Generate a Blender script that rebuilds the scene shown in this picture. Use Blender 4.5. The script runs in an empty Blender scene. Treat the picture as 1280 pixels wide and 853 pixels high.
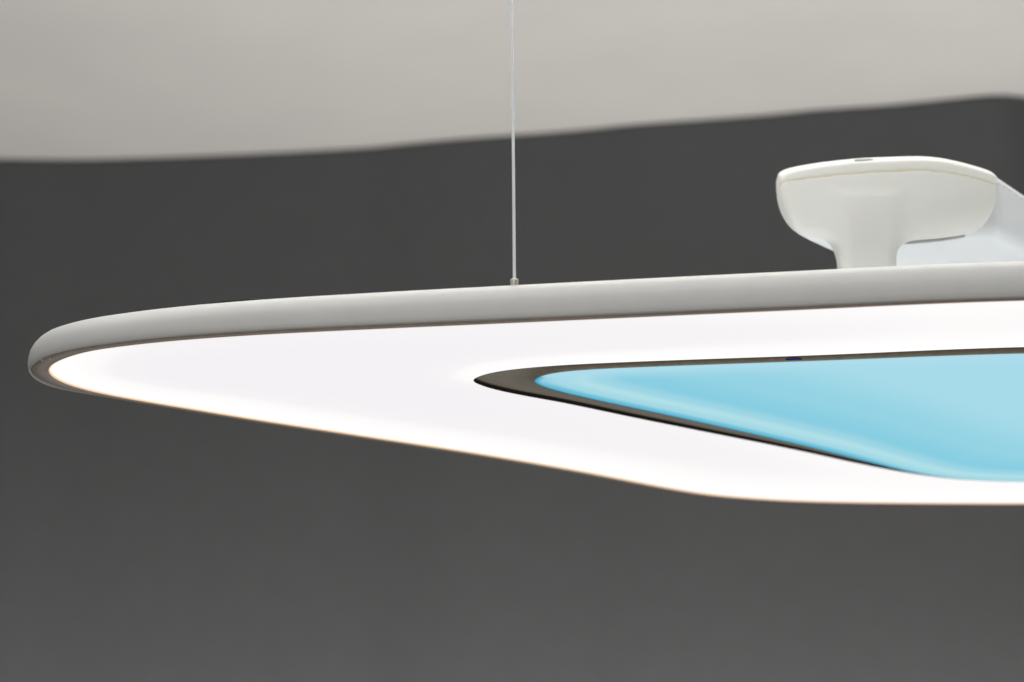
import bpy, math, random
import numpy as np
from mathutils import Matrix, Vector
random.seed(3); rng = np.random.default_rng(3)
C = bpy.context.scene

# ------------------------------------------------------------- camera
EYE = 1.50
F = 85/36*1280                      # focal length in photo pixels
PITCH = math.atan((1300-426.5)/F); ROLL = math.radians(0.62)
cam_d = bpy.data.cameras.new("camera"); cam = bpy.data.objects.new("camera", cam_d)
C.collection.objects.link(cam); C.camera = cam
cam_d.lens = 85; cam_d.sensor_width = 36; cam_d.clip_start = .05; cam_d.clip_end = 60
cp, sp = math.cos(PITCH), math.sin(PITCH); cr, sr = math.cos(ROLL), math.sin(ROLL)
r0, u0, b0 = Vector((1, 0, 0)), Vector((0, -sp, cp)), Vector((0, -cp, -sp))
R = cr*r0 - sr*u0; U = sr*r0 + cr*u0
M4 = Matrix((R, U, b0)).transposed().to_4x4(); M4.translation = (0, 0, EYE)
cam.matrix_world = M4
cam_d.dof.use_dof = True; cam_d.dof.focus_distance = 2.22; cam_d.dof.aperture_fstop = 4.3

# ------------------------------------------------------------- world, lights, exposure
w = bpy.data.worlds.new("World"); C.world = w; w.use_nodes = True
bg = w.node_tree.nodes["Background"]; bg.inputs[0].default_value = (.90, .95, 1, 1); bg.inputs[1].default_value = .10
C.view_settings.view_transform = 'Standard'; C.view_settings.look = 'None'
C.view_settings.exposure = 0; C.view_settings.gamma = 1

def area(name, loc, target, sx, sy, power, col):
    d = bpy.data.lights.new(name, 'AREA'); d.shape = 'RECTANGLE'; d.size = sx; d.size_y = sy
    d.energy = power; d.color = col
    o = bpy.data.objects.new(name, d); C.collection.objects.link(o); o.location = loc
    o.rotation_euler = (Vector(target)-Vector(loc)).to_track_quat('-Z', 'Y').to_euler()
    return o
area('overhead_room_light', (-.1, 1.70, 3.05), (.1, 2.15, 2.1), 2.4, .5, 8, (.93, .965, 1))
area('front_fill_light', (-1.3, -1.6, 2.3), (.1, 2.3, 2.1), 1.8, 1.0, 25, (1, .98, .96))  # unseen fill behind the camera, added to light the upright faces
area('low_fill_light', (-.5, -1.2, .35), (.2, 3.4, 1.9), 2.4, .8, 20, (1, .95, .88))  # added warm fill from below the camera, no window there
area('wall_wash_fill', (.8, 4.02, .9), (.8, 4.07, 3.0), 3.8, .3, 28, (1, .98, .965))  # unseen fill below the frame, added to lift the ceiling and wall
area('low_wall_fill', (.65, 3.98, 1.62), (.65, 4.5, 2.2), 4.6, .1, 20, (1, .995, .99))  # added fill strip, brightens the lower wall from out of view
area('ceiling_wash_fill', (.5, 2.62, 2.77), (.5, 2.62, 3.2), 2.8, .14, 50, (.98, .985, 1))  # unseen fill above the frame, added for the ceiling's gradient
area('uplight_fill', (.60, 2.47, EYE+.6+.055), (.60, 2.47, 5), 1.1, .42, .45, (.95, .98, 1))  # unseen light added over the lamp to brighten the bracket's underside

# ------------------------------------------------------------- helpers
def ray(p):
    x = p[0]-640; y = 426.5-p[1]
    x, y = x*cr+y*sr, -x*sr+y*cr
    return np.array([x/F, cp-y/F*sp, sp+y/F*cp])
def on_z(p, h):                      # traced outline point -> real point at height h above the eye
    d = ray(p)*h/ray(p)[2]; return d[:2]
def on_y(p, Y):                      # -> (x, z) on an upright plane at distance Y
    d = ray(p); d = d*Y/d[1]; return np.array([d[0], d[2]+EYE])

def tag(o, label=None, cat=None, kind=None, group=None):
    if label: o['label'] = label
    if cat: o['category'] = cat
    if kind: o['kind'] = kind
    if group: o['group'] = group
def mesh(name, V, Fc, mat, parent=None, smooth=True, attrs=None):
    me = bpy.data.meshes.new(name); me.from_pydata([tuple(map(float, v)) for v in V], [], Fc); me.update()
    for p in me.polygons: p.use_smooth = smooth
    if attrs:
        for k, a in attrs.items():
            at = me.attributes.new(k, 'FLOAT', 'POINT'); at.data.foreach_set('value', np.asarray(a, dtype=np.float32))
    me.materials.append(mat)
    o = bpy.data.objects.new(name, me); C.collection.objects.link(o)
    if parent: o.parent = parent; o.matrix_parent_inverse = Matrix.Identity(4)
    return o
def fix_local(o, parent):            # geometry is written in world coordinates; move it into the parent's frame
    off = Vector(parent.matrix_world.translation) if parent.parent is None else Vector((0, 0, 0))
    return o

def principled(name, col, rough=.5, spec=.5, metal=0, noise=None, bump=None, coat=0):
    m = bpy.data.materials.new(name); m.use_nodes = True; nt = m.node_tree; b = nt.nodes['Principled BSDF']
    b.inputs['Base Color'].default_value = (*col, 1); b.inputs['Roughness'].default_value = rough
    b.inputs['Specular IOR Level'].default_value = spec; b.inputs['Metallic'].default_value = metal
    b.inputs['Coat Weight'].default_value = coat
    tc = nt.nodes.new('ShaderNodeTexCoord')
    if noise:
        scale, amt, tint = noise
        n = nt.nodes.new('ShaderNodeTexNoise'); n.inputs['Scale'].default_value = scale; n.inputs['Detail'].default_value = 6
        mx = nt.nodes.new('ShaderNodeMix'); mx.data_type = 'RGBA'
        nt.links.new(tc.outputs['Object'], n.inputs['Vector'])
        mr = nt.nodes.new('ShaderNodeMapRange'); mr.inputs[1].default_value = .35; mr.inputs[2].default_value = .65
        nt.links.new(n.outputs['Fac'], mr.inputs[0]); nt.links.new(mr.outputs[0], mx.inputs[0])
        mx.inputs[6].default_value = (*[c*(1-amt) for c in col], 1)
        mx.inputs[7].default_value = (*[min(1, c*(1+amt)*t) for c, t in zip(col, tint)], 1)
        nt.links.new(mx.outputs[2], b.inputs['Base Color'])
        rr = nt.nodes.new('ShaderNodeMapRange'); rr.inputs[3].default_value = rough-.06; rr.inputs[4].default_value = rough+.06
        nt.links.new(n.outputs['Fac'], rr.inputs[0]); nt.links.new(rr.outputs[0], b.inputs['Roughness'])
    if bump:
        scale, st, dist = bump
        n2 = nt.nodes.new('ShaderNodeTexNoise'); n2.inputs['Scale'].default_value = scale; n2.inputs['Detail'].default_value = 4
        nt.links.new(tc.outputs['Object'], n2.inputs['Vector'])
        bp = nt.nodes.new('ShaderNodeBump'); bp.inputs['Strength'].default_value = st; bp.inputs['Distance'].default_value = dist
        nt.links.new(n2.outputs['Fac'], bp.inputs['Height']); nt.links.new(bp.outputs[0], b.inputs['Normal'])
    return m
def glowing(name, base, stops, strength, attr='edge'):
    """diffuser: emission tones follow a vertex attribute, bright edge bands painted in"""
    m = bpy.data.materials.new(name); m.use_nodes = True; nt = m.node_tree; b = nt.nodes['Principled BSDF']
    b.inputs['Base Color'].default_value = (*base, 1); b.inputs['Roughness'].default_value = .45
    b.inputs['Specular IOR Level'].default_value = .12
    a = nt.nodes.new('ShaderNodeAttribute'); a.attribute_name = attr
    r = nt.nodes.new('ShaderNodeValToRGB'); r.color_ramp.interpolation = 'EASE'
    el = r.color_ramp.elements
    while len(el) < len(stops): el.new(.5)
    for e, (p, c) in zip(el, stops): e.position = p; e.color = (*c, 1)
    n = nt.nodes.new('ShaderNodeTexNoise'); n.inputs['Scale'].default_value = 260; n.inputs['Detail'].default_value = 3
    tc = nt.nodes.new('ShaderNodeTexCoord'); nt.links.new(tc.outputs['Object'], n.inputs['Vector'])
    mr = nt.nodes.new('ShaderNodeMapRange'); mr.inputs[3].default_value = strength*.985; mr.inputs[4].default_value = strength*1.015
    nt.links.new(n.outputs['Fac'], mr.inputs[0])
    nt.links.new(a.outputs['Fac'], r.inputs[0]); nt.links.new(r.outputs[0], b.inputs['Emission Color'])
    nt.links.new(mr.outputs[0], b.inputs['Emission Strength'])
    return m

M = dict(
    wall=principled('dark_grey_wall_paint', (.071, .0705, .0712), .85, .2, noise=(22, .03, (1, 1, 1)), bump=(400, .15, .002)),
    ceiling=principled('off_white_ceiling_paint', (.56, .54, .508), .9, .2, noise=(3, .025, (1, 1, .99)), bump=(300, .12, .002)),
    rim=principled('silver_grey_lacquer', (.61, .605, .585), .42, .4, noise=(45, .018, (1, .995, .98)), bump=(900, .05, .0005)),
    bezel=principled('taupe_bezel', (.41, .335, .275), .45, .4, noise=(120, .10, (1, .96, .92))),
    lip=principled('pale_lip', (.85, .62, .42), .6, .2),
    ring=principled('dark_bronze_ring', (.38, .335, .25), .55, .35, noise=(150, .10, (1, .97, .93))),
    top=principled('white_top_plate', (.80, .82, .84), .6, .3),
    black=principled('black_rubber', (.012, .012, .013), .6, .3),
    steel=principled('stainless_wire', (.88, .91, .92), .3, .6, metal=.05),
    ferrule=principled('nickel_ferrule', (.62, .60, .55), .35, .5, metal=.5, noise=(500, .15, (1, 1, .95))),
    ivory=principled('ivory_plastic', (.74, .735, .685), .42, .45, noise=(12, .02, (1, 1, 1.01))),
    cap=principled('white_plastic_cap', (.76, .75, .70), .4, .5),
    arm=principled('cool_white_plastic', (.76, .78, .79), .45, .4, noise=(8, .015, (1, 1, 1))),
    seam=principled('yellowed_seam', (.72, .66, .48), .6, .3),
    hole=principled('grey_plug', (.36, .36, .35), .5, .3),
    hole2=principled('cool_grey_joint', (.50, .54, .56), .5, .3),
    joint_shade=principled('grey_joint_shade', (.42, .42, .41), .6, .2),
    gasket=principled('dark_brown_gasket', (.05, .042, .038), .6, .2),
    sensor=principled('blue_sensor_lens', (.045, .04, .30), .2, .6),
    screw=principled('pale_screw', (.62, .55, .50), .35, .5),
)
b_ = M['lip'].node_tree.nodes['Principled BSDF']  # warm glow painted on the lip as emission, standing for diffuser light
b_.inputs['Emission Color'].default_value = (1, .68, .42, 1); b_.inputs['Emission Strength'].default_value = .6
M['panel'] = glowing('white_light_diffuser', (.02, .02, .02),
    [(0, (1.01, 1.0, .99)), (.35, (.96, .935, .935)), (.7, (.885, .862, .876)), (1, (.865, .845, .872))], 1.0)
M['blue'] = glowing('blue_light_diffuser', (.02, .06, .08),
    [(0, (.012, .31, .53)), (.035, (.10, .49, .66)), (.09, (.34, .67, .77)), (.17, (.42, .73, .79)), (.24, (.31, .65, .76)), (.33, (.215, .595, .74)), (.6, (.27, .635, .76)), (1, (.36, .69, .80))], 1)

nt = M['blue'].node_tree; [e for e in nt.nodes if e.type == 'MAP_RANGE'][0].inputs[3].default_value = .93
[e for e in nt.nodes if e.type == 'MAP_RANGE'][0].inputs[4].default_value = .96
rmp = [q for q in nt.nodes if q.type == 'VALTORGB'][0]
fa = nt.nodes.new('ShaderNodeAttribute'); fa.attribute_name = 'front'
mx = nt.nodes.new('ShaderNodeMix'); mx.data_type = 'RGBA'; mx.inputs[7].default_value = (.40, .70, .82, 1)
nt.links.new(fa.outputs['Fac'], mx.inputs[0]); nt.links.new(rmp.outputs[0], mx.inputs[6])
nt.links.new(mx.outputs[2], nt.nodes['Principled BSDF'].inputs['Emission Color'])

# ------------------------------------------------------------- setting: ceiling and wall
ZC = EYE+1.70
bound = [(-500, 208), (-250, 203), (0, 200.3), (90, 201), (160, 199.5), (240, 197), (320, 193.5), (400, 189.5), (460, 186), (520, 180), (570, 175.5), (640, 170.5), (720, 164.5),
         (795, 157), (880, 151), (960, 145), (1020, 139), (1060, 136.3), (1120, 132), (1180, 126), (1235, 120.5), (1262, 120.6), (1283, 122.8), (1320, 120), (1500, 104), (1900, 80)]
bp = [on_z(p, 1.70) for p in bound]
t = np.arange(len(bp)); tt = np.linspace(0, len(bp)-1, 240)
def catmull(P, n, closed=False):
    P = np.array(P, float); N = len(P); out = []
    segs = N if closed else N-1
    # chord-length parametrised Catmull-Rom
    for i in range(segs):
        g = lambda k: P[k % N] if closed else P[min(max(k, 0), N-1)]
        p0, p1, p2, p3 = g(i-1), g(i), g(i+1), g(i+2)
        if not closed and i == 0: p0 = 2*p1-p2
        if not closed and i == N-2: p3 = 2*p2-p1
        d1 = max(np.linalg.norm(p1-p0), 1e-9)**.5; d2 = max(np.linalg.norm(p2-p1), 1e-9)**.5; d3 = max(np.linalg.norm(p3-p2), 1e-9)**.5
        m1 = d2*((p1-p0)/d1-(p2-p0)/(d1+d2)+(p2-p1)/d2); m2 = d2*((p2-p1)/d2-(p3-p1)/(d2+d3)+(p3-p2)/d3)
        for s in np.linspace(0, 1, n, endpoint=False):
            out.append((2*s**3-3*s**2+1)*p1+(s**3-2*s**2+s)*m1+(-2*s**3+3*s**2)*p2+(s**3-s**2)*m2)
    if not closed: out.append(P[-1])
    return np.array(out)
wl = catmull(bp, 8)
V = []; Fc = []
prof = [(.0, 0), (0, -.004), (.0, -.4), (0, -1.2), (0, -2.2), (0, -3.4)]
for x, y in wl:
    for dy, dz in prof: V.append((x, y+dy, ZC+dz))
n = len(prof)
for i in range(len(wl)-1):
    for j in range(n-1): a = i*n+j; Fc.append((a, a+n, a+n+1, a+1))
wall = mesh('wall', V, Fc, M['wall']); tag(wall, 'matt dark grey wall behind the hanging lamp', kind='structure')
sm = wall.modifiers.new('thickness', 'SOLIDIFY'); sm.thickness = .1; sm.offset = 1
ce = [(-6, -1.5, ZC+.003), (6, -1.5, ZC+.003), (6, 7, ZC+.003), (-6, 7, ZC+.003)]
ceil = mesh('ceiling', ce+[(x, y, z+.1) for x, y, z in ce],
            [(0, 1, 2, 3), (7, 6, 5, 4), (0, 4, 5, 1), (1, 5, 6, 2), (2, 6, 7, 3), (3, 7, 4, 0)], M['ceiling'], smooth=False)
tag(ceil, 'pale grey painted ceiling above the dark wall', kind='structure')

# ------------------------------------------------------------- lamp outlines
H = .6; LZ = EYE+H
XM = .62                              # the lamp is symmetrical about this line, right half outside the photo
def resample(P, N):
    Q = np.vstack([P, P[:1]]); s = np.r_[0, np.cumsum(np.linalg.norm(np.diff(Q, axis=0), axis=1))]
    u = np.linspace(0, s[-1], N, endpoint=False)
    return np.stack([np.interp(u, s, Q[:, k]) for k in (0, 1)], 1)
def smooth(P, k, it):
    for _ in range(it): P = P+k*(.5*(np.roll(P, 1, 0)+np.roll(P, -1, 0))-P)
    return P
def closed(near_r2l, far_l2r, N=900):
    """outline given from the right of the near edge, round the tip, to the right of the far edge; mirrored"""
    half = np.array(near_r2l+far_l2r)
    mir = half[::-1].copy(); mir[:, 0] = 2*XM-mir[:, 0]
    P = catmull(np.vstack([half, mir]), 24, True)
    return smooth(resample(P, N), .5, 10)
def normals(P):
    T = np.roll(P, -1, 0)-np.roll(P, 1, 0); T /= np.linalg.norm(T, axis=1)[:, None]
    return np.stack([T[:, 1], -T[:, 0]], 1)     # outline runs clockwise seen from above -> flip below if needed
def outward(P):
    n = normals(P); c = P.mean(0)
    A = .5*np.sum(P[:, 0]*np.roll(P[:, 1], -1)-np.roll(P[:, 0], -1)*P[:, 1])
    return n if A > 0 else -n
def tr(pts, h=H): return [tuple(on_z(p, h)) for p in pts]

outer = closed(tr([(1280, 376.6), (960, 390), (640, 404.5), (470, 412), (320, 419.5), (215, 427), (150, 434), (110, 440), (80, 449), (65, 456.5), (60.5, 464)]),
               tr([(67, 472.5), (87, 482), (120, 491), (175, 501.5), (250, 514), (320, 525.5), (460, 547), (600, 568.5), (725, 590), (785, 601.5), (835, 611), (885, 619), (940, 624), (1000, 627.3), (1100, 629.5), (1280, 630.5)]))
opening = closed(tr([(1280, 434.3), (1020, 444.5), (800, 452.4), (702, 457), (652, 461), (621, 465), (601, 470), (589.5, 476)]),
                 tr([(601, 482), (621, 488), (652, 494.5), (702, 503.6), (800, 524), (865, 537), (1000, 564), (1076, 580.5), (1144, 593), (1205, 600), (1280, 602)]))
HB = H-.0035
inner = closed(tr([(1280, 442.8), (1020, 452), (800, 460), (743, 462.6), (702, 466), (678, 470.5), (666.5, 477)], HB),
               tr([(678, 484), (702, 491), (743, 500.5), (800, 512.7), (837, 520.5), (1000, 557), (1076, 576), (1155, 594), (1210, 600.6), (1280, 603)], HB))

lamp = bpy.data.objects.new('pendant_lamp', None); C.collection.objects.link(lamp)
tag(lamp, 'flat silver-rimmed pendant lamp with glowing white panel and blue centre, hung on steel wire', 'pendant lamp')

def loft(name, rings, mat, parent, cap_last=False, cap_first=False, attrs=None, smooth=True, flip=False):
    N = len(rings[0]); V = [v for r in rings for v in r]; Fc = []
    for k in range(len(rings)-1):
        for i in range(N):
            j = (i+1) % N; q = (k*N+i, k*N+j, (k+1)*N+j, (k+1)*N+i)
            Fc.append(q[::-1] if flip else q)
    for cap, k in ((cap_first, 0), (cap_last, len(rings)-1)):
        if cap:
            c = np.mean(rings[k], axis=0); V.append(c); ci = len(V)-1
            for i in range(N): Fc.append((k*N+i, k*N+(i+1) % N, ci))
            if attrs:
                for a in attrs.values(): a.append(a[-1])
    o = mesh(name, V, Fc, mat, parent, smooth, attrs)
    bpy_recalc(o); return o
import bmesh
def bpy_recalc(o):
    b = bmesh.new(); b.from_mesh(o.data); bmesh.ops.recalc_face_normals(b, faces=b.faces); b.to_mesh(o.data); b.free()

NO = outward(outer)
xs = outer[:, 0]
tipw = np.exp(-((np.minimum(xs, 2*XM-xs)+.43)/.035)**2)
xm = np.minimum(xs, 2*XM-xs)
wb = np.interp(xm, [-.43, 0, .44], [.0085, .0082, .0050])+.0084*tipw          # visible width of the flat bezel
hs = np.interp(xm, [-.43, -.35, -.226, 0, .44], [.88, .93, .965, 1.03, 1.08])  # the body is a little thicker in the middle
hs = np.convolve(np.r_[hs[-40:], hs, hs[:40]], np.ones(81)/81, 'valid')
def off(u, z):                                 # ring at outward offset u, height z above the panel
    u = np.asarray(u)*np.ones(len(outer)); z = np.asarray(z)*np.ones(len(outer))
    P = outer+NO*u[:, None]
    return np.column_stack([P, LZ+z])
# bezel with the little lip that the panel sits behind
loft('bezel', [off(.0004, .010), off(.0004, .0010), off(.0012, 0), off(wb-.0012, .0006), off(wb-.0006, .0013), off(wb-.0006, .008)], M['bezel'], lamp)
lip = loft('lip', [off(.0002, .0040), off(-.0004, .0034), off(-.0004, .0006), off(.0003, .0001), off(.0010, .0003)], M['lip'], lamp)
rp = [(.0000, .010), (.0000, .0018), (.0005, -.0004), (.0016, -.0006), (.0027, .0010), (.0033, .0050), (.0030, .0110), (.0018, .0170),
      (-.0010, .0225), (-.0050, .0275), (-.0096, .0312), (-.015, .0338), (-.021, .0352), (-.028, .036)]
hs = hs*1.07
rings = [off(wb+u, (z*hs if z > .002 and k > 1 else z)+(.0018*(1-tipw**4) if 1 < k < 6 else 0)) for k, (u, z) in enumerate(rp)]
rim = loft('rim', rings, M['rim'], lamp)
topz = .0318
inn = smooth(resample(outer-NO*.012, 900), .5, 60)
# pair the plate with the rim's innermost ring
plate = [off(wb-.0275, .0360*hs), off(wb-.0275, .0368*hs)]
cen = np.array([XM, outer[:, 1].mean()])
for s in (.9, .6, .3):
    Q = cen+(outer+NO*(wb-.0275)[:, None]-cen)*s
    plate.append(np.column_stack([Q, np.full(len(Q), LZ+.0430)]))
loft('top_plate', plate, M['top'], lamp, cap_last=True)

# white diffuser between the outer outline and the inner opening
def cross(a, b): return a[..., 0]*b[..., 1]-a[..., 1]*b[..., 0]
def pair(P, Q, c):                            # for each point of P the point of Q on the ray from c
    out = []
    A = Q-c; B = np.roll(Q, -1, 0)-c
    for p in P-c:
        ca = cross(A, p); cb = cross(B, p); k = np.where((ca*cb <= 0) & ((A@p) > 0))[0]
        i = k[0]; s = ca[i]/(ca[i]-cb[i]+1e-15); out.append(A[i]+(B[i]-A[i])*s+c)
    return np.array(out)
def dist_to(P, Q):
    d = np.full(len(P), 9.)
    a = Q; b = np.roll(Q, -1, 0); ab = b-a; L = np.sum(ab*ab, 1)
    for k in range(0, len(P), 400):
        p = P[k:k+400, None, :]; s = np.clip(np.sum((p-a)*ab, 2)/L, 0, 1)[..., None]
        d[k:k+400] = np.min(np.linalg.norm(p-(a+s*ab), axis=2), 1)
    return d
D = pair(outer, opening, cen)
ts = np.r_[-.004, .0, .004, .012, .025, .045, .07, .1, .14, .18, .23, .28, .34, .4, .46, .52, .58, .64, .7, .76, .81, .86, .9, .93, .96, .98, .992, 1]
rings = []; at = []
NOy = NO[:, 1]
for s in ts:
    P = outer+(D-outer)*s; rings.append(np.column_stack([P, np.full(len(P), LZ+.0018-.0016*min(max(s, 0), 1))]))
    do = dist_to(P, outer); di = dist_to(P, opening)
    # bright bands painted into emission: tip, outer back edge, inner front edge
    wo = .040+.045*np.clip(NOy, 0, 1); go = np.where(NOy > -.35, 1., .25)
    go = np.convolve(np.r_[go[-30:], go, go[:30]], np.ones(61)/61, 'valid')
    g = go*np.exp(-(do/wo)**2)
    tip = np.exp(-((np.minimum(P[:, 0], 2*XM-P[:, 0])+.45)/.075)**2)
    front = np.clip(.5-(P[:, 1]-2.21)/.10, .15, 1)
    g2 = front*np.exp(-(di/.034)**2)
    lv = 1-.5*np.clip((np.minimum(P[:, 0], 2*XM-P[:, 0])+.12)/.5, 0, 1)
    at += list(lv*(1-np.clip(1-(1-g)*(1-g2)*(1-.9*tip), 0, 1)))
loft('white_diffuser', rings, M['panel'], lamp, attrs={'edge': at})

# dark ring, set up inside the opening
Dn = D+(outer-D)/np.linalg.norm(outer-D, axis=1)[:, None]*.004
Bi = pair(outer, inner, cen)
rings = [np.column_stack([Dn+(Bi-Dn)*s, np.full(len(D), LZ+z)]) for s, z in ((0, .0044), (.02, .0042), (.5, .0016), (1.0, -.0012), (1.0+1e-3, -.0022), (1.0, -.0030))]
ringo = loft('inner_ring', rings, M['ring'], lamp)
loft('gasket', [np.column_stack([D, np.full(len(D), LZ+.00015)]), np.column_stack([D+(Dn-D)*.03, np.full(len(D), LZ+.0046)])], M['gasket'], ringo)
# blue diffuser, a shallow tray standing a few millimetres lower than the ring
NI = outward(inner); near_l = inner[NI[:, 1] < -.6]; far_l = inner[NI[:, 1] > -.55]
def dist_line(P, L):
    d = np.full(len(P), 9.)
    for k in range(0, len(P), 300): d[k:k+300] = np.linalg.norm(P[k:k+300, None]-L[None], axis=2).min(1)
    return d
ts = np.r_[0, .004, .012, .025, .05, .08, .12, .16, .21, .27, .34, .42, .5, .6, .7, .8, .9, .97]
rings = [np.column_stack([Bi, np.full(len(D), LZ-.0026)])]; at = [0.]*len(D); at2 = [0.]*len(D)
for k, s in enumerate(ts):
    P = Bi+(cen-Bi)*s
    d = dist_to(P, inner); z = -.0035-.0012*(1-np.exp(-d/.03))+.0008*np.exp(-(d/.002)**2)
    rings.append(np.column_stack([P, LZ+z]))
    d_far = dist_line(P, far_l); dn = dist_line(P, near_l); at += list(np.clip(d_far/.24+.045*np.clip((np.minimum(P[:, 0], 2*XM-P[:, 0])-.36)/.12, 0, 1), 0, 1))
    at2 += list(np.exp(-(dn/.024)**2)*(1-np.exp(-(d_far/.006)**2)))
loft('blue_diffuser', rings, M['blue'], lamp, cap_last=True, attrs={'edge': at, 'front': at2})

# small fittings
def disc(name, c, r, h, mat, parent, sx=1, n=24, axis='z', bev=.3):
    V = []; rr = [(r, 0), (r, h*(1-bev)), (r*(1-bev*.5), h), (0, h)]
    for rad, z in rr:
        for k in range(n):
            a = 2*math.pi*k/n; V.append((c[0]+rad*sx*math.cos(a), c[1]+rad*math.sin(a), c[2]-z))
    Fc = [(k*n+i, k*n+(i+1) % n, (k+1)*n+(i+1) % n, (k+1)*n+i) for k in range(len(rr)-1) for i in range(n)]
    Fc.append(tuple(range(n)))
    o = mesh(name, V, Fc, mat, parent); bpy_recalc(o); return o
p = on_z((993, 450.5), H-.0014); disc('sensor', (p[0], p[1], LZ+.0010), .0040, .0024, M['sensor'], lamp, sx=2.2)
p = on_z((966, 451), H-.0010); disc('screw', (p[0], p[1], LZ+.0010), .0022, .0020, M['screw'], lamp, sx=1.5)
p = on_z((63, 448.6), H); disc('screw', (p[0], p[1], LZ+.0002), .0013, .0011, M['screw'], lamp)
p = on_z((52.5, 450), H); disc('screw', (p[0], p[1], LZ+.0002), .0011, .0011, M['screw'], lamp)

# ------------------------------------------------------------- cable
def tube(path, r, n=8):
    V = []; Fc = []; path = np.array(path)
    T = np.gradient(path, axis=0); T /= np.linalg.norm(T, axis=1)[:, None]
    for p, tg in zip(path, T):
        a = np.cross(tg, (0.3, 1, 0)); a /= np.linalg.norm(a); b = np.cross(tg, a)
        for k in range(n):
            q = 2*math.pi*k/n; V.append(p+r*(a*math.cos(q)+b*math.sin(q)))
    for i in range(len(path)-1):
        for k in range(n): Fc.append((i*n+k, i*n+(k+1) % n, (i+1)*n+(k+1) % n, (i+1)*n+k))
    return V, Fc
CY = 2.030
cx, cz = on_y((643, 355), CY)
zt = ZC+.002; zb = LZ+.030
V = []; Fc = []
zz = np.linspace(zb, zt, 1500)
wob = .00035*np.sin((zz-zb)*9)
for s in range(6):
    a = 2*math.pi*s/6+zz*2*math.pi/.0135
    pth = np.stack([cx+wob+.00092*np.cos(a), CY+.00092*np.sin(a), zz], 1)
    v, f = tube(pth, .00050, 5); o = len(V); V += v; Fc += [tuple(i+o for i in q) for q in f]
cable = mesh('suspension_cable', V, Fc, M['steel'], lamp); bpy_recalc(cable)
def lathe(name, c, prof, mat, parent, n=32):
    V = [(c[0]+r*math.cos(2*math.pi*k/n), c[1]+r*math.sin(2*math.pi*k/n), c[2]+z) for r, z in prof for k in range(n)]
    Fc = [(k*n+i, k*n+(i+1) % n, (k+1)*n+(i+1) % n, (k+1)*n+i) for k in range(len(prof)-1) for i in range(n)]
    Fc += [tuple(range(n)), tuple(range((len(prof)-1)*n, len(prof)*n))]
    o = mesh(name, V, Fc, mat, parent); bpy_recalc(o); return o
lathe('ferrule', (cx, CY, cz-.004), [(.0032, -.003), (.0034, 0), (.0034, .0050), (.0037, .0054), (.0037, .0076), (.0030, .0082), (.0016, .0083)], M['ferrule'], cable)

# black sealing strip that just shows over the rim, left
ps = [on_y((x, y), 2.115) for x, y in ((258, 381), (280, 377.8), (300, 376.3), (316, 375.4), (330, 376.2))]
V, Fc = tube(catmull([(p[0], 2.115, p[1]) for p in ps], 8), .0016, 8)
strip = mesh('black_gasket', V, Fc, M['black'], lamp); bpy_recalc(strip)

# ------------------------------------------------------------- moulded bracket (surface nets over smooth distance fields)
def smin(a, b, k): h = np.clip(.5+.5*(b-a)/k, 0, 1); return b+(a-b)*h-k*h*(1-h)
def smax(a, b, k): return -smin(-a, -b, k)
def nets(fn, lo, hi, step):
    ax = [np.arange(l, h+step, step) for l, h in zip(lo, hi)]
    X, Y, Z = np.meshgrid(*ax, indexing='ij'); S = fn(X, Y, Z).astype(np.float32)
    ins = S < 0; nx, ny, nz = S.shape
    acc = np.zeros((nx-1, ny-1, nz-1, 3)); cnt = np.zeros((nx-1, ny-1, nz-1))
    def corner(i, j, k): return S[i:nx-1+i, j:ny-1+j, k:nz-1+k]
    for c0 in ((0, 0, 0), (0, 0, 1), (0, 1, 0), (0, 1, 1), (1, 0, 0), (1, 0, 1), (1, 1, 0), (1, 1, 1)):
        for d in range(3):
            if c0[d]: continue
            c1 = list(c0); c1[d] = 1; a = corner(*c0); b = corner(*c1); m = (a < 0) != (b < 0)
            t_ = np.where(m, a/np.where(m, a-b, 1), 0)
            for e in range(3): acc[..., e] += np.where(m, c0[e]+(t_ if e == d else 0), 0)
            cnt += m
    act = cnt > 0; idx = -np.ones(cnt.shape, int); idx[act] = np.arange(act.sum())
    g = np.argwhere(act); V = (g+acc[act]/cnt[act][:, None])*step+np.array(lo)
    Fc = []
    for d in range(3):
        e, f_ = [(1, 2), (2, 0), (0, 1)][d]
        sl0 = [slice(None)]*3; sl1 = [slice(None)]*3; sl0[d] = slice(0, -1); sl1[d] = slice(1, None)
        ch = ins[tuple(sl0)] != ins[tuple(sl1)]
        for p_ in np.argwhere(ch):
            if p_[e] == 0 or p_[f_] == 0: continue
            q = []
            ok = True
            for a_, b_ in ((-1, -1), (0, -1), (0, 0), (-1, 0)):
                c_ = p_.copy(); c_[e] += a_; c_[f_] += b_
                if c_[e] >= idx.shape[e] or c_[f_] >= idx.shape[f_] or c_[d] >= idx.shape[d]: ok = False; break
                q.append(int(idx[tuple(c_)]))
            if ok and min(q) >= 0: Fc.append(tuple(q) if ins[tuple(p_)] else tuple(q[::-1]))
    return V, Fc
YF = 2.25
def X_(px, y=270, Y=YF): return on_y((px, y), Y)[0]
def Z_(py, px=1100, Y=YF): return on_y((px, py), Y)[1]
xl, xr = X_(972, 240, YF+.012), X_(1249, 240, YF+.012)
def bowf(x): return .012*((x-(xl+xr)/2)/((xr-xl)/2))**2
def front(pts):                       # points on the slightly bowed front face
    out = []
    for p in pts:
        x = X_(p[0], p[1]); 
        for _ in range(3): q = on_y(p, YF+bowf(x)); x = q[0]
        out.append(q)
    return np.array(out)
tx = front([(940, 240), (972, 223.5), (985, 216.5), (1021, 209), (1050, 205.2), (1080, 202.4), (1120, 200.6), (1156, 200), (1180, 202), (1196, 205), (1222, 211.5), (1249, 221), (1290, 245)])
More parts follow.
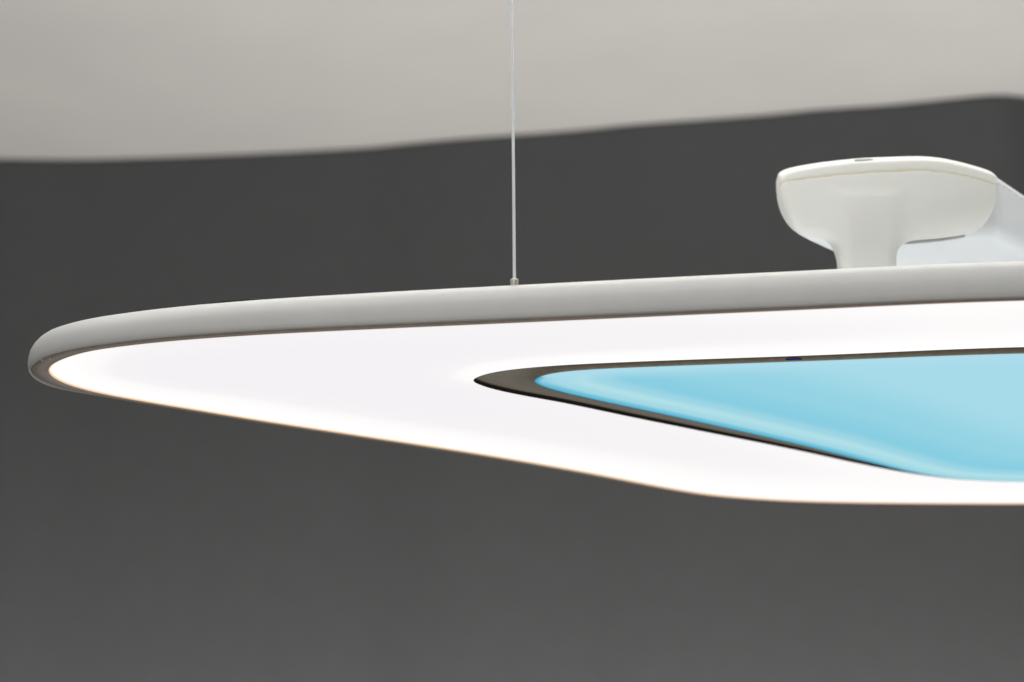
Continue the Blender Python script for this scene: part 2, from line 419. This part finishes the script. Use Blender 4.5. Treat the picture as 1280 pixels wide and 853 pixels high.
tx = catmull(tx, 10)
def ztop(x): return np.interp(x, tx[:, 0], tx[:, 1])
sx_ = front([(960, 231), (980, 226.6), (1021, 221), (1080, 215.3), (1129, 212.6), (1169, 213.2), (1210, 219.9), (1247, 230.7), (1280, 242)])
sx_ = catmull(sx_, 10)
def seamz(x): return np.interp(x, sx_[:, 0], sx_[:, 1])
bxp = front([(940, 243), (965, 262), (980, 275), (1000, 286), (1040, 289), (1080, 290), (1120, 291), (1150, 290.5), (1200, 287), (1235, 281), (1252, 275), (1290, 260)])
bxp = catmull(bxp, 10)
def zbot(x): return np.interp(x, bxp[:, 0], bxp[:, 1])
def head(x, y, z, back=.058):
    yc = y-YF
    bow = bowf(x)                                         # the face curves back towards both ends
    d = smax(-(yc-bow), yc-back, .003)
    d = smax(d, xl+.003-x, .010); d = smax(d, x-xr, .003)
    # the top slopes up away from the viewer, then levels out
    zt_ = ztop(x)+.55*np.clip(yc-bow, 0, .022)
    d = smax(d, (z-zt_)*.88, .0035)
    d = smax(d, (zbot(x)-z+.05*np.clip(yc-.02, -.02, .1)), .040)
    return d
sxl, sxr = X_(1048, 325, YF+.035), X_(1117.5, 325, YF+.035)
def stem(x, y, z):
    q = np.stack([np.abs(x-(sxl+sxr)/2)-(sxr-sxl)/2+.012, np.abs(y-(YF+.034))-.024+.012], 0)
    d = np.linalg.norm(np.maximum(q, 0), axis=0)+np.minimum(q.max(0), 0)-.012
    return np.maximum(d, np.maximum((LZ+.0428)-z, z-(zbot(x)+.026)))
def body_all(x, y, z): return smin(head(x, y, z), stem(x, y, z), .024)
seam_g = .0003
bracket = bpy.data.objects.new('moulded_bracket', None); C.collection.objects.link(bracket)
bracket.location = (0, 0, 0)
tag(bracket, 'ivory white plastic bracket with broad T-shaped head, standing on the lamp behind its rim', 'bracket')
lo = (xl-.012, YF-.012, LZ+.028); hi = (xr+.010, YF+.085, ztop((xl+xr)/2)+.03)
V, Fc = nets(lambda x, y, z: np.maximum(body_all(x, y, z), z-(seamz(x)-seam_g)), lo, hi, .0017)
hb = mesh('head', V, Fc, M['ivory'], bracket)
V, Fc = nets(lambda x, y, z: np.maximum(head(x, y, z), (seamz(x)+seam_g)-z), (lo[0], lo[1], seamz(xl)-.03), hi, .0013)
capo = mesh('cap', V, Fc, M['cap'], bracket)
V, Fc = nets(lambda x, y, z: np.maximum(head(x, y, z)+.0008, np.abs(z-seamz(x))-.0018), (lo[0], lo[1], seamz(xl)-.03), hi, .0013)
mesh('seam', V, Fc, M['seam'], bracket)
for nme in (hb, capo):
    md = nme.modifiers.new('smooth', 'SMOOTH'); md.factor = .5; md.iterations = 6
# plug on the sloping top
px, pz = on_y((1079, 199.8), YF+.012)
V = []; n = 28
cpos = np.array([px, YF+.008, ztop(px)+.55*.008+.0002]); nrm = np.array([0, -.48, .877]); ta = np.array([1, 0, .03]); tb = np.cross(nrm, ta)
for r, h in ((.0095, -.001), (.0095, .0005), (.0080, .0006), (.0076, .0002), (0.0001, .0002)):
    for k in range(n): a = 2*math.pi*k/n; V.append(cpos+ta*r*math.cos(a)+tb*r*.42*math.sin(a)+nrm*h)
Fc = [(k*n+i, k*n+(i+1) % n, (k+1)*n+(i+1) % n, (k+1)*n+i) for k in range(4) for i in range(n)]
plug = mesh('plug', V, Fc, M['hole'], capo); bpy_recalc(plug)

# arm running back to the right from behind the head
zu = Z_(296.5, 1150, YF+.06)+.0015                                # its underside
axd = np.array([.62, .785]); axd /= np.linalg.norm(axd); axn = np.array([-axd[1], axd[0]])
pL = np.array([X_(984, 285, YF+.06), YF+.060]); pR = np.array([X_(1248.5, 240, YF+.06), YF+.060])
ax_top0 = Z_(218, 1252, YF+.06)+.004
def armtop(x, y): return ax_top0-.06*np.clip((x-pR[0])*axd[0]+(y-pR[1])*axd[1], 0, 1)
def arm(x, y, z):
    dl = (x-pL[0])*axn[0]+(y-pL[1])*axn[1]                # left side
    dr = -((x-pR[0])*axn[0]+(y-pR[1])*axn[1])
    s = (x-pR[0])*axd[0]+(y-pR[1])*axd[1]
    d = smax(dl, dr, .012); d = smax(d, (YF+.060)-y, .004)
    ztp = armtop(x, y)
    d = smax(d, (z-ztp)*.97, .016); d = smax(d, zu-.02*np.clip(s, 0, .2)-z, .018)
    return smax(d, s-.42, .02)
V, Fc = nets(arm, (pL[0]-.02, YF+.045, zu-.03), (xr+.36, YF+.48, ax_top0+.01), .0045)
armo = mesh('arm', V, Fc, M['arm'], bracket)
md = armo.modifiers.new('smooth', 'SMOOTH'); md.factor = .5; md.iterations = 4
V, Fc = nets(lambda x, y, z: np.maximum(arm(x, y, z)-.0003, np.abs(z-armtop(x, y)+.0125)-.0012), (xr-.03, YF+.045, ax_top0-.06), (xr+.2, YF+.3, ax_top0+.01), .0022)
mesh('arm_seam', V, Fc, M['hole2'], armo)
# rear foot that carries the arm on the lamp
fc = np.array([xr+.16, YF+.22])
lathe('foot', (fc[0], fc[1], LZ+.0430), [(.05, 0), (.048, .006), (.035, .012), (.033, zu-LZ-.05), (.033, zu-LZ-.01)], M['arm'], bracket, 40)
x0 = X_(1121, 298, YF+.06)
V, Fc = nets(lambda x, y, z: np.maximum.reduce([head(x, y, z, .075)-.0002, np.abs(y-YF-.0594)-.0014, x0-x, z-(zbot(x)+.012), x-X_(1206, 290, YF+.06)]), (x0-.01, YF+.052, zu-.04), (xr+.01, YF+.068, zu+.05), .0012)
mesh('joint_shadow_gap', V, Fc, M['joint_shade'], bracket).name = 'joint_shade'  # added strip, coloured as the shade in the gap under the head
# little dark latch in the gap under the head
lx, lz = on_y((1140, 297.2), YF+.0595)
def box(name, c, s, mat, parent):
    V = [(c[0]+a*s[0]/2, c[1]+b*s[1]/2, c[2]+d*s[2]/2) for a in (-1, 1) for b in (-1, 1) for d in (-1, 1)]
    o = mesh(name, V, [(0, 1, 3, 2), (4, 6, 7, 5), (0, 4, 5, 1), (2, 3, 7, 6), (0, 2, 6, 4), (1, 5, 7, 3)], mat, parent, smooth=False)
    bpy_recalc(o); b = o.modifiers.new('b', 'BEVEL'); b.width = .0003; return o
box('latch', (lx, YF+.0595, lz), (.007, .004, .0016), M['black'], bracket)

# put each Empty at its thing's base, keeping the parts where they are
def rebase(root, loc):
    root.location = loc
    for ch in root.children:
        for v in ch.data.vertices: v.co -= Vector(loc)
        for g in ch.children:
            for v in g.data.vertices: v.co -= Vector(loc)
rebase(lamp, (XM, float(cen[1]), LZ-.005))
rebase(bracket, ((sxl+sxr)/2, YF+.026, LZ+.0428))
